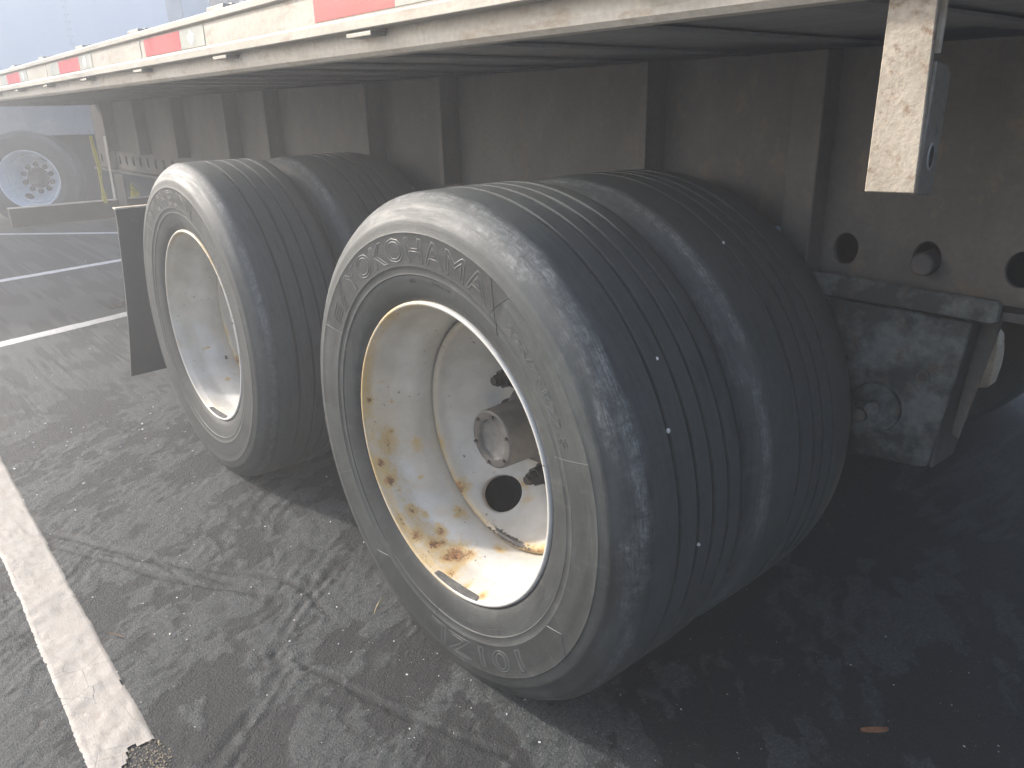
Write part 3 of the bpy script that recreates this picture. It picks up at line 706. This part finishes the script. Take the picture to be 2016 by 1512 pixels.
def rim_attrs(me, spots, disc, seed, heavy):
    c = coords(me); th = np.degrees(np.arctan2(c[:, 2], c[:, 0])); y = c[:, 1]; r_ = np.hypot(c[:, 0], c[:, 2]); n = len(c)
    rust = np.zeros(n); grime = np.zeros(n); bare = np.zeros(n); tr = np.radians(th)
    wig = fbm(np.cos(tr) * 14 + 30, np.sin(tr) * 14 + y * 60 + 30, 4, 301 + seed)
    wig2 = fbm(np.cos(tr) * 4 + 10, np.sin(tr) * 4 + y * 20 + 10, 4, 311 + seed)
    left = ss(.2, -.6, np.cos(tr)) ; low = ss(.35, -.6, np.sin(tr))
    if not disc:
        for a, yy, da, dy, s_ in spots:
            dd = (th - a + 180) % 360 - 180
            q = np.sqrt((dd / da) ** 2 + ((y - yy) / dy) ** 2) * (1 + .9 * (wig - .5))
            rust = np.maximum(rust, s_ * np.exp(-(q * .85) ** 2))
        lip = ss(.010, -.002, y)
        grime = .75 * ss(.022, .004, y) * (.35 + .65 * np.maximum(left, low)) * heavy + .55 * ss(.135, .168, y) * (.3 + .7 * low)
        grime += .75 * heavy * low * left * ss(.13, .03, y) * ss(.30, .55, wig2) + .18 * ss(.4, .75, wig2)
        grime -= .9 * lip * ss(-.1, .35, np.cos(tr)) * (1 if heavy > .5 else .8)
        rust = np.maximum(rust, .42 * lip * left * heavy * ss(.3, .6, wig2))
        bare = .46 * lip * ss(-.2, .5, np.cos(tr)) * ss(.60, .72, wig) * ss(.3, -.3, np.sin(tr))
    else:
        edge = ss(.238, .246, r_)
        grime = edge * (.45 + .55 * low) + .40 * ss(.275, .288, y) * .6 + .12
        for a, rr_, da, dr, s_ in ((-132, .247, 5, .010, 1.0), (-158, .248, 5, .008, .6), (-150, .13, 3, .008, .7), (-72, .250, 14, .010, .8), (-60, .248, 14, .01, .8), (-110, .187, 6, .008, .55), (-100, .2, 4, .01, .4)):
            dd = (th - a + 180) % 360 - 180
            rust = np.maximum(rust, s_ * np.exp(-((dd / da) ** 2 + ((r_ - rr_) / dr) ** 2)))
        dd = np.abs(th + 88)
        bare = .78 * np.exp(-((dd / 26) ** 2)) * ss(.236, .242, r_) * ss(.257, .250, r_)
        bare = np.maximum(bare, .45 * ss(.25, .258, r_) * 0)
    setattrs(me, rust=rust, grime=np.clip(grime, 0, 1), bare=np.clip(bare, 0, 1))
def disc_mesh(hole_angles):
    """dished disc face with round hand holes let into the grid"""
    P = np.array(smooth_prof(DISC_P, 4)); L = np.concatenate([[0], np.cumsum(np.hypot(*np.diff(P, axis=0).T))])
    ns, n = 64, 240
    S = np.linspace(0, L[-1], ns); R = np.interp(S, L, P[:, 1]); Yp = np.interp(S, L, P[:, 0])
    V = []; F = []
    for i in range(n):
        t = 2 * PI * i / n
        for j in range(ns): V.append((R[j] * math.cos(t), Yp[j], R[j] * math.sin(t)))
    dead = set(); RH = .049
    j0 = int(np.argmin(np.abs(R - .217))); kA = int(round(.068 / (.217 * 2 * PI / n))); kS = int(round(.060 / (S[1] - S[0])))
    for ha in hole_angles:
        i0 = int(round((ha % 360) / 360 * n))
        for di in range(-kA, kA):
            for dj in range(-kS, kS): dead.add(((i0 + di) % n, j0 + dj))
        loop = [(di, -kS) for di in range(-kA, kA)] + [(kA, dj) for dj in range(-kS, kS)] + [(di, kS) for di in range(kA, -kA, -1)] + [(-kA, dj) for dj in range(kS, -kS, -1)]
        rows = [[((i0 + di) % n) * ns + j0 + dj for di, dj in loop]]
        for t, dep in ((.35, 0), (.7, 0), (1, 0), (1.06, .0025), (1.07, .013)):
            row = []
            for di, dj in loop:
                a_, q_ = di * .217 * 2 * PI / n, dj * (S[1] - S[0]); d_ = math.hypot(a_, q_)
                k = (1 - min(t, 1)) + min(t, 1) * RH / d_ if t <= 1 else RH / d_ * (2 - t)
                th = 2 * PI * i0 / n + a_ * k / .217; s_ = S[j0] + q_ * k
                r_ = float(np.interp(s_, S, R)) + dep * .75; y_ = float(np.interp(s_, S, Yp)) + dep
                row.append(len(V)); V.append((r_ * math.cos(th), y_, r_ * math.sin(th)))
            rows.append(row)
        for ra, rb in zip(rows[:-1], rows[1:]):
            m = len(ra)
            for k in range(m): F.append((ra[k], ra[(k + 1) % m], rb[(k + 1) % m], rb[k]))
    for i in range(n):
        for j in range(ns - 1):
            if (i, j) not in dead: F.append((i * ns + j, i * ns + j + 1, ((i + 1) % n) * ns + j + 1, ((i + 1) % n) * ns + j))
    me = mesh('disc', V, F)
    bm = bmesh.new(); bm.from_mesh(me); bmesh.ops.recalc_face_normals(bm, faces=bm.faces); bm.to_mesh(me); bm.free()
    return me
def nut_mesh():
    bm = bmesh.new()
    def cyl(r1, r2, y0, y1, n):
        bmesh.ops.create_cone(bm, cap_ends=True, segments=n, radius1=r1, radius2=r2, depth=y1 - y0, matrix=Matrix.Translation((0, (y0 + y1) / 2, 0)) @ Matrix.Rotation(PI / 2, 4, 'X'))
    cyl(.0270, .0265, -.008, 0, 24); cyl(.0235, .0225, -.034, -.008, 6); cyl(.0170, .0150, -.050, -.034, 6); cyl(.0110, .0100, -.060, -.050, 12)
    bmesh.ops.recalc_face_normals(bm, faces=bm.faces)
    me = bpy.data.meshes.new('lug_nut'); bm.to_mesh(me); bm.free(); me.materials.append(MAT['nut']); return me
NUT = nut_mesh()

def make_wheel(x, spots, seed, heavy, texts, parent, loc=None, rz=0, label=None):
    me = lathe_mesh('wheel', RIM_P, 720); rim_attrs(me, spots, False, seed, heavy)
    wh = link('wheel', me, MAT['rim'], parent, loc or (x, 0, ZC), True, 60)
    wh.rotation_euler = (0, 0, rz)
    if label: wh['label'] = label
    dm = disc_mesh((-116, 64) if seed == 0 else (-20, 160)); rim_attrs(dm, (), True, seed, heavy); link('disc', dm, MAT['rim'], wh, (0, 0, 0), True, 40)
    tyre('tyre', wh, True, seed, texts is not None)
    h = lathe('hub', [(.117, .0425), (.1165, .046), (.1165, .058), (.119, .0615), (.124, .0625), (.200, .0635), (.214, .068), (.224, .080), (.236, .088), (.262, .094), (.276, .104), (.290, .108)], MAT['hub'], wh, 72)
    lathe('hub_window', [(.1275, .0001), (.1270, .018), (.1255, .036), (.1245, .0408), (.117, .0424)], MAT['hubw'], wh, 64)
    bm = bmesh.new()
    for k in range(6):
        a = k * PI / 3 + .35
        bmesh.ops.create_cone(bm, cap_ends=True, segments=6, radius1=.0042, radius2=.0038, depth=.006, matrix=Matrix.Translation((.0525 * math.cos(a), .1145, .0525 * math.sin(a))) @ Matrix.Rotation(PI / 2, 4, 'X'))
    tag(bmo('hub_bolts', bm, MAT['nut'], wh), kind='stuff')
    for k in range(10):
        a = math.radians(153 + 36 * k)
        o = bpy.data.objects.new('lug_nut', NUT); COL.objects.link(o); o.parent = wh; o.location = (.1426 * math.cos(a), .288, .1426 * math.sin(a))
    # clip-on balance weight under the lip
    bm = bmesh.new(); pr = None; N = 12
    for k in range(N + 1):
        t = k / N; a = math.radians(-101 + 28 * t); s_ = math.sin(PI * t) ** 1.1; ra = .2950; rb = .2950 - .0065 * s_ - .0012
        ring = [bm.verts.new((r_ * math.cos(a), y, r_ * math.sin(a))) for r_, y in ((ra, -.0062), (rb, -.0052), (rb - .001, .008), (ra - .002, .012))]
        if pr:
            for q in range(3): bm.faces.new((pr[q], pr[q + 1], ring[q + 1], ring[q]))
        pr = ring
    bmo('balance_weight', bm, MAT['hubw'], wh, smooth=True, sharp=40)
    # valve stem
    if seed:
        bm = bmesh.new()
        bmesh.ops.create_cone(bm, cap_ends=True, segments=12, radius1=.0042, radius2=.0042, depth=.085, matrix=Matrix.Translation((-.175, .118, -.168)) @ Matrix.Rotation(math.radians(68), 4, 'Y') @ Matrix.Rotation(.3, 4, 'X'))
        bmo('valve_stem', bm, MAT['nut'], wh)
    if texts:
        for t in texts: ring_text('sidewall_lettering', *t[:5], wh, *(t[5:]))
    return wh
PANEL = [[(.374, 58), (.433, 63)], [(.374, 60.5), (.433, 56.5)], [(.374, 150), (.433, 153)], [(.349, 20), (.433, 18.5)], [(.349, 56), (.372, 57.5)], [(.3745, -33), (.405, -29), (.433, -33)], [(.3745, -124), (.405, -129), (.433, -124)],
         [(.349, -95), (.371, -95)], [(.372, 203), (.433, 203)]] + [[(.385 + .008 * k, 147.5), (.389 + .008 * k, 141.5)] for k in range(4)] + [[(.378, 141 - k * 1.2), (.43, 136.5 - k * 1.2)] for k in range(3)]
W1T = [('YOKOHAMA', .3820, .0440, 133, 62.5), ('295/75R22.5', .3800, .0170, 54, 22, .0010), ('101ZL', .3830, .0420, -51.5, -97), ('DOT', .3420, .0075, 99, 96, .0006, True), ('TUBELESS', .3440, .0085, 88, 78, .0006, True), ('REGROOVABLE', .3430, .0095, -76, -92, .0007, True), ('TUBELESS', .3440, .0085, -58, -68, .0006, True)]
W2T = [('MICHELIN', .3830, .0420, 128, 72), ('275/80R22.5', .3800, .0150, 50, 24, .0010)]
w1 = make_wheel(0, RUST, 0, 1.0, W1T, T, label='deep white rim with rust blotches and raised lettering on its tyre')
side_lines('sidewall_ribs', PANEL, w1)
w2 = make_wheel(-S_AX, RUST2, 3, .25, W2T, T, label='cleaner white rim beside the mud flap')
side_lines('sidewall_ribs', [[(.374, 68), (.433, 71)], [(.374, 70), (.433, 66)], [(.374, 132), (.433, 135)]], w2)
# inner wheels of the duals
def inner_wheel(x, seed):
    iw = lathe('inner_wheel', [(.325, .297), (.318, .306), (.321, .297), (.35, .286), (.45, .262), (.52, .262), (.60, .285), (.62, .306)], MAT['steel'], T, 96, (x, 0, ZC))
    tyre('tyre', iw, False, seed, False)
    return iw
i1 = inner_wheel(0, 5); i2 = inner_wheel(-S_AX, 6)
# far side duals, turned round
for o in (w1, i1, w2, i2):
    x = o.location.x
    c = o.copy(); COL.objects.link(c); c.parent = T; c.location = (x, 2 * YC, ZC); c.rotation_euler = (0, 0, PI)
    for ch in o.children:
        if ch.name.startswith(('tyre', 'disc')):
            d = ch.copy(); COL.objects.link(d); d.parent = c
    if 'label' in c: del c['label']
# axles, drums and brake chambers
for x in (0, -S_AX):
    lathe('axle', [(.30, .0001), (.30, .0635), (2 * YC - .30, .0635), (2 * YC - .30, .0001)], MAT['steel'], T, 32, (x, 0, ZC))
    for y, s_ in ((.40, 1), (2 * YC - .40, -1)):
        lathe('brake_drum', [(.0, .0001), (.0, .20), (s_ * .05, .212), (s_ * .22, .215), (s_ * .22, .18), (s_ * .20, .0001)], MAT['nut'], T, 48, (x, y, ZC))
    for y in (1.56, 1.0):
        o = lathe('brake_chamber', [(-.085, .0001), (-.085, .028), (-.078, .070), (-.062, .088), (-.03, .094), (-.004, .094), (-.003, .101), (.010, .101), (.011, .092), (.05, .086), (.07, .06), (.075, .0001)], MAT['beige'], T, 48, (x + .375, y, .435))
        o.rotation_euler = (0, .25, PI / 2 + .35)
# --- mud flap on its hanger, behind the rear wheels
yo = -.02; zt = .805
def flap_mesh():
    bm = bmesh.new(); nz, ny_ = 18, 10; G = {}
    for i in range(nz + 1):
        t = i / nz; z = zt - t * .625
        for j in range(ny_ + 1):
            u = j / ny_; y = yo - .066 * t ** 1.1 + u * .60
            x = -2.0 + .035 * math.sin(t * 2.2) * (1 + .4 * u) + .012 * math.sin(u * 5 + t * 3) * t
            for s_ in (0, 1): G[i, j, s_] = bm.verts.new((x - .010 * s_, y, z))
    for i in range(nz):
        for j in range(ny_):
            bm.faces.new((G[i, j, 0], G[i + 1, j, 0], G[i + 1, j + 1, 0], G[i, j + 1, 0])); bm.faces.new((G[i, j, 1], G[i, j + 1, 1], G[i + 1, j + 1, 1], G[i + 1, j, 1]))
        for j in (0, ny_): bm.faces.new((G[i, j, 0], G[i, j, 1], G[i + 1, j, 1], G[i + 1, j, 0]))
    for j in range(ny_):
        for i in (0, nz): bm.faces.new((G[i, j, 0], G[i, j + 1, 0], G[i, j + 1, 1], G[i, j, 1]))
    return bm
fl = bmo('mud_flap', flap_mesh(), MAT['flap'], T, smooth=True, sharp=40)
box('flap_band', (-1.999, -1.985, yo - .005, .58, .705, .8035), MAT['flap'], fl, 0.002)
boxes('flap_hanger', [(-2.02, -1.983, yo - .004, .70, .8062, .8122)], MAT['tanrail'], fl, 0.001)
for yy in (.035, .30, .52):
    o = lathe('flap_bolt', [(-.010, .0001), (-.010, .010), (-.007, .013), (-.001, .013)], MAT['blackp'], fl, 16, (-1.985, yy, .765)); o.rotation_euler = (0, 0, PI / 2)
# --- rear underride bar with its posts
bar = extrude_poly('underride_bar', [(-4.80, .470), (-4.715, .470), (-4.712, .475), (-4.712, .580), (-4.718, .584), (-4.80, .584)], 'y', .012, 2 * YC - .012, MAT['blackp'], T, 0)
bar.data.transform(Matrix(((1, 0, 0, 0), (0, 1, 0, 0), (0, 0, 1, 0), (0, 0, 0, 1))))
boxes('bar_lit_edge', [(-4.80, -4.710, .012, 2 * YC - .012, .5845, .588)], MAT['under'], bar, 0)  # pale strip that paints in the sunlit upper edge of the bar
for y in (.682, 2 * YC - .62):
    extrude_poly('guard_post', [(y - .024, 1.0), (y + .024, 1.0), (y + .004, .589), (y - .034, .589)], 'x', -4.78, -4.72, MAT['under'], bar, 0.002)
box('rear_sill', (XR - .012, XR - .001, .02, 2 * YC - .02, 1.20, 1.355), MAT['under'], T, 0.002)
# --- plate bracket hanging from the rail close to the camera
hb = extrude_poly('hanging_bracket', [(.7275, 1.035), (.7790, 1.0365), (.7735, 1.2210), (.7275, 1.2210)], 'y', .057, .064, MAT['bracket'], T, 0.001)
extrude_poly('bracket_side', [(.0643, 1.0345), (.1030, 1.031), (.1030, 1.150), (.0920, 1.158), (.0643, 1.161)], 'x', .7705, .7783, MAT['bside'], hb, 0.0015)
box('bracket_rod', (.766, .773, .078, .084, 1.168, 1.2215), MAT['tanrail'], hb, 0.001)
o = lathe('bracket_slot', [(-.0009, .0070), (-.0009, .0085), (.001, .0088)], MAT['under'], hb, 24, (.7787, .083, 1.071)); o.rotation_euler = (0, 0, PI / 2); o.scale = (.8, 1, 1.6)
o = lathe('bracket_slot_core', [(-.0002, .0001), (-.0002, .0069)], MAT['nut'], hb, 24, (.7787, .083, 1.071)); o.rotation_euler = (0, 0, PI / 2); o.scale = (.8, 1, 1.6)

# ------------------------------------------------------------------ pebbles caught in the tread
def pebble(name, loc, s_, label, mat='stone', sc=(1, .8, 1.2)):
    bm = bmesh.new(); bmesh.ops.create_icosphere(bm, subdivisions=2, radius=s_)
    for v in bm.verts:
        k = 1 + .35 * (vn(np.array([v.co.x / s_ * 1.3 + loc[0] * 90]), np.array([v.co.y / s_ * 1.3 + v.co.z / s_ + 5]), 4)[0] - .5)
        v.co = Vector((v.co.x * sc[0] * k, v.co.y * sc[1] * k, v.co.z * sc[2] * k))
    o = bmo(name, bm, MAT[mat], None, loc, True, 30)
    return tag(o, label, 'pebble', 'white stones stuck in the tyre treads')
def on_tread(y, a, lift=0.0): ar = math.radians(a); return ((RT + lift) * math.cos(ar), y, ZC + (RT + lift) * math.sin(ar))
pebble('pebble', on_tread(.081, 20.8), .0036, 'largest white stone wedged in the outermost groove of the front outer tyre, halfway up')
pebble('pebble', on_tread(.108, 33), .0028, 'pale stone in the front outer tyre, higher than the other stones on that tread')
pebble('pebble', on_tread(.131, -2.5), .003, 'white stone low on the front outer tyre, nearest to the ground of the tread stones')
pebble('pebble', on_tread(.424, 52), .0027, 'tiny white stone near the top of the inner tyre of the front pair')

# ------------------------------------------------------------------ litter
def sliver(name, p0, p1, wid, thick, mat, label, cat, bend=.004):
    p0 = Vector(p0); p1 = Vector(p1); d = (p1 - p0); n = Vector((-d.y, d.x, 0)).normalized(); bm = bmesh.new(); N = 8; pr = None
    for i in range(N + 1):
        t = i / N; c = p0 + d * t + n * bend * math.sin(t * PI); w_ = wid * (1 - .55 * abs(2 * t - 1) ** 3) * (.85 + .3 * random.random())
        ring = [bm.verts.new(c + n * w_ / 2), bm.verts.new(c + Vector((0, 0, thick))), bm.verts.new(c - n * w_ / 2), bm.verts.new(c - Vector((0, 0, thick * .3)))]
        if pr:
            for k in range(4): bm.faces.new((pr[k], pr[(k + 1) % 4], ring[(k + 1) % 4], ring[k]))
        else: bm.faces.new(ring[::-1])
        pr = ring
    bm.faces.new(pr)
    return tag(bmo(name, bm, MAT[mat]), label, cat)
sliver('straw', (-.262, -.048, .006), (-.293, .004, .020), .0035, .0022, 'straw', 'yellow piece of straw lying against the front outer tyre', 'straw')
sliver('wood_splinter', (.668, .455, .004), (.702, .492, .006), .015, .006, 'wood', 'orange brown splinter of wood on the dark ground below the rear hanger', 'splinter', .001)
sliver('bark_chip', (-4.03, .335, .008), (-4.075, .415, .008), .045, .016, 'bark', 'brown chip of bark on the asphalt next to the parking line', 'bark', .002)
sliver('twig', (-.62, -.545, .007), (-.575, -.52, .007), .004, .0025, 'bark', 'short brown twig on the edge of the near cream line', 'twig', .004)
# yellow strap hanging by the rear post, and the loose yellow end beyond it
def ribbon(name, pts, wid, thick, mat, label, cat):
    bm = bmesh.new(); pr = None; P = smooth_prof(pts, 6)
    for (x, y, z, k) in P:
        ring = [bm.verts.new((x, y - wid * k / 2, z)), bm.verts.new((x, y + wid * k / 2, z)), bm.verts.new((x - thick, y + wid * k / 2, z)), bm.verts.new((x - thick, y - wid * k / 2, z))]
        if pr:
            for q in range(4): bm.faces.new((pr[q], pr[(q + 1) % 4], ring[(q + 1) % 4], ring[q]))
        else: bm.faces.new(ring)
        pr = ring
    bm.faces.new(pr[::-1])
    return tag(bmo(name, bm, MAT[mat], smooth=True, sharp=40), label, cat)
ribbon('yellow_strap', [(-4.62, .548, 1.01, .75), (-4.62, .550, .965, .7), (-4.62, .556, .88, .9), (-4.62, .560, .80, .85), (-4.62, .555, .70, .55), (-4.62, .556, .645, .9), (-4.62, .556, .60, 1.1), (-4.62, .562, .578, .7)], .026, .006, 'yellow', 'yellow strap hanging in a thin curve beside the rear guard post', 'strap')
tag(extrude_poly('yellow_flag', [(.661, .622), (.675, .716), (.690, .690), (.712, .652), (.718, .638), (.714, .630)], 'x', -4.396, -4.390, MAT['yellow'], None, 0.001), 'yellow triangular flag hanging in the dark above the mud flap', 'flag')

# ------------------------------------------------------------------ white box trailer parked across behind
PHI = math.radians(62)
B = empty('box_trailer', (-8.72, .80, 0), 'white box trailer parked across behind the flatbed, deep white wheel showing under it', 'trailer', rz=PHI)
xs = [-7.0, -5.6, -4.2, -2.9, -1.72, -.52, .68, 1.66]
for a, b_ in zip(xs[:-1], xs[1:]):
    box('wall_panel', (a + .0015, b_ - .0015, .05, .062, 1.275, 4.0), MAT['white'], B, 0.001)
bm = bmesh.new()
for x in xs[1:-1]:
    for i in range(40):
        for dx in (-.018, .018): bmesh.ops.create_icosphere(bm, subdivisions=1, radius=.006, matrix=Matrix.Translation((x + dx, .049, 1.30 + i * .068)))
tag(bmo('rivets', bm, MAT['pillar'], B), kind='stuff')
box('corner_post', (1.6615, 1.80, .04, .16, 1.15, 4.05), MAT['pillar'], B, 0.006)
box('bottom_rail', (-7.0, 1.66, .03, .064, .945, 1.272), MAT['under'], B, 0.003)
box('dark_backing', (.15, 1.66, .29, .32, .03, .942), MAT['blackp'], B, 0.003)  # added black sheet standing in for the darkness under the trailer
box('floor', (-7.0, 1.78, .07, 2.55, 1.06, 1.14), MAT['steel'], B, 0)
box('end_door', (1.765, 1.79, .17, 2.55, 1.15, 4.0), MAT['white'], B, 0.002)
box('far_wall', (-7.0, 1.75, 2.55, 2.57, 1.15, 4.0), MAT['white'], B, 0)
box('roof', (-7.0, 1.80, .04, 2.57, 4.01, 4.05), MAT['white'], B, 0)
bw = link('wheel', w2.data.copy(), None, B, (0, 0, .50), False); bw.rotation_euler = (0, math.radians(100), 0); bw.data.materials.clear(); bw.data.materials.append(MAT['rim_clean'])
for ch in w2.children:
    if ch.name.startswith(('tyre', 'disc', 'lug', 'hub')):
        d = ch.copy(); COL.objects.link(d); d.parent = bw
        if ch.name.startswith('disc'): d.data = ch.data.copy(); d.data.materials.clear(); d.data.materials.append(MAT['rim_clean'])
bm = bmesh.new()
q = [bm.verts.new(v) for v in ((-.012, -.0275, -.355), (-.004, -.0277, -.385), (.018, -.0277, -.372))]; q2 = [bm.verts.new(v.co + Vector((0, -.003, 0))) for v in q]
bm.faces.new(q2)
for i in range(3): bm.faces.new((q[i], q2[i], q2[(i + 1) % 3], q[(i + 1) % 3]))
bmo('blue_sticker', bm, MAT['blue'], bw)
c = w2.copy(); COL.objects.link(c); c.parent = B; c.location = (-1.25, 0, .50)
lathe('brake_drum', [(.30, .0001), (.30, .27), (.5, .27), (.5, .0001)], MAT['nut'], B, 32, (0, 0, .5))
for ch in w2.children:
    if ch.name.startswith(('tyre', 'disc', 'lug', 'hub')):
        d = ch.copy(); COL.objects.link(d); d.parent = c
lathe('axle', [(.28, .0001), (.28, .065), (2.3, .065), (2.3, .0001)], MAT['steel'], B, 24, (0, 0, .5))
box('undercarriage', (-2.2, 1.6, .55, 2.0, .42, 1.05), MAT['blackp'], B, 0.01)

# ------------------------------------------------------------------ grey truck beyond the trailer
G = empty('grey_truck', (-11.2, 4.6, 0), 'grey box truck with pale door frames standing beyond the white trailer', 'truck', rz=math.radians(60))
box('body', (-1.6, 3.4, .0, 2.4, 1.0, 3.9), MAT['greyv'], G, 0.02)
for x in (-.10, .62, 1.9): box('door_frame', (x - .035, x + .035, -.03, -.001, 1.05, 3.8), MAT['pillar'], G, 0.004)
box('side_panel', (.66, 1.86, -.02, -.001, 1.10, 3.7), MAT['under'], G, 0.004)
extrude_poly('wind_deflector', [(.15, 2.62), (.56, 2.62), (.56, 2.25), (.36, 2.40)], 'y', -.06, -.031, MAT['pillar'], G, 0.003)
box('chassis', (-1.6, 3.4, .3, 2.1, .55, .99), MAT['blackp'], G, 0.01)
tw = lathe('wheel', [(.02, .0001), (.02, .20), (-.02, .27), (0, .29), (-.02, .34), (-.03, .42), (-.01, .49), (.03, .50), (.25, .50), (.28, .46), (.28, .0001)], MAT['blackp'], G, 48, (.2, 0, .5))
for x in (2.6,):
    o = tw.copy(); COL.objects.link(o); o.parent = G; o.location = (x, 0, .5)
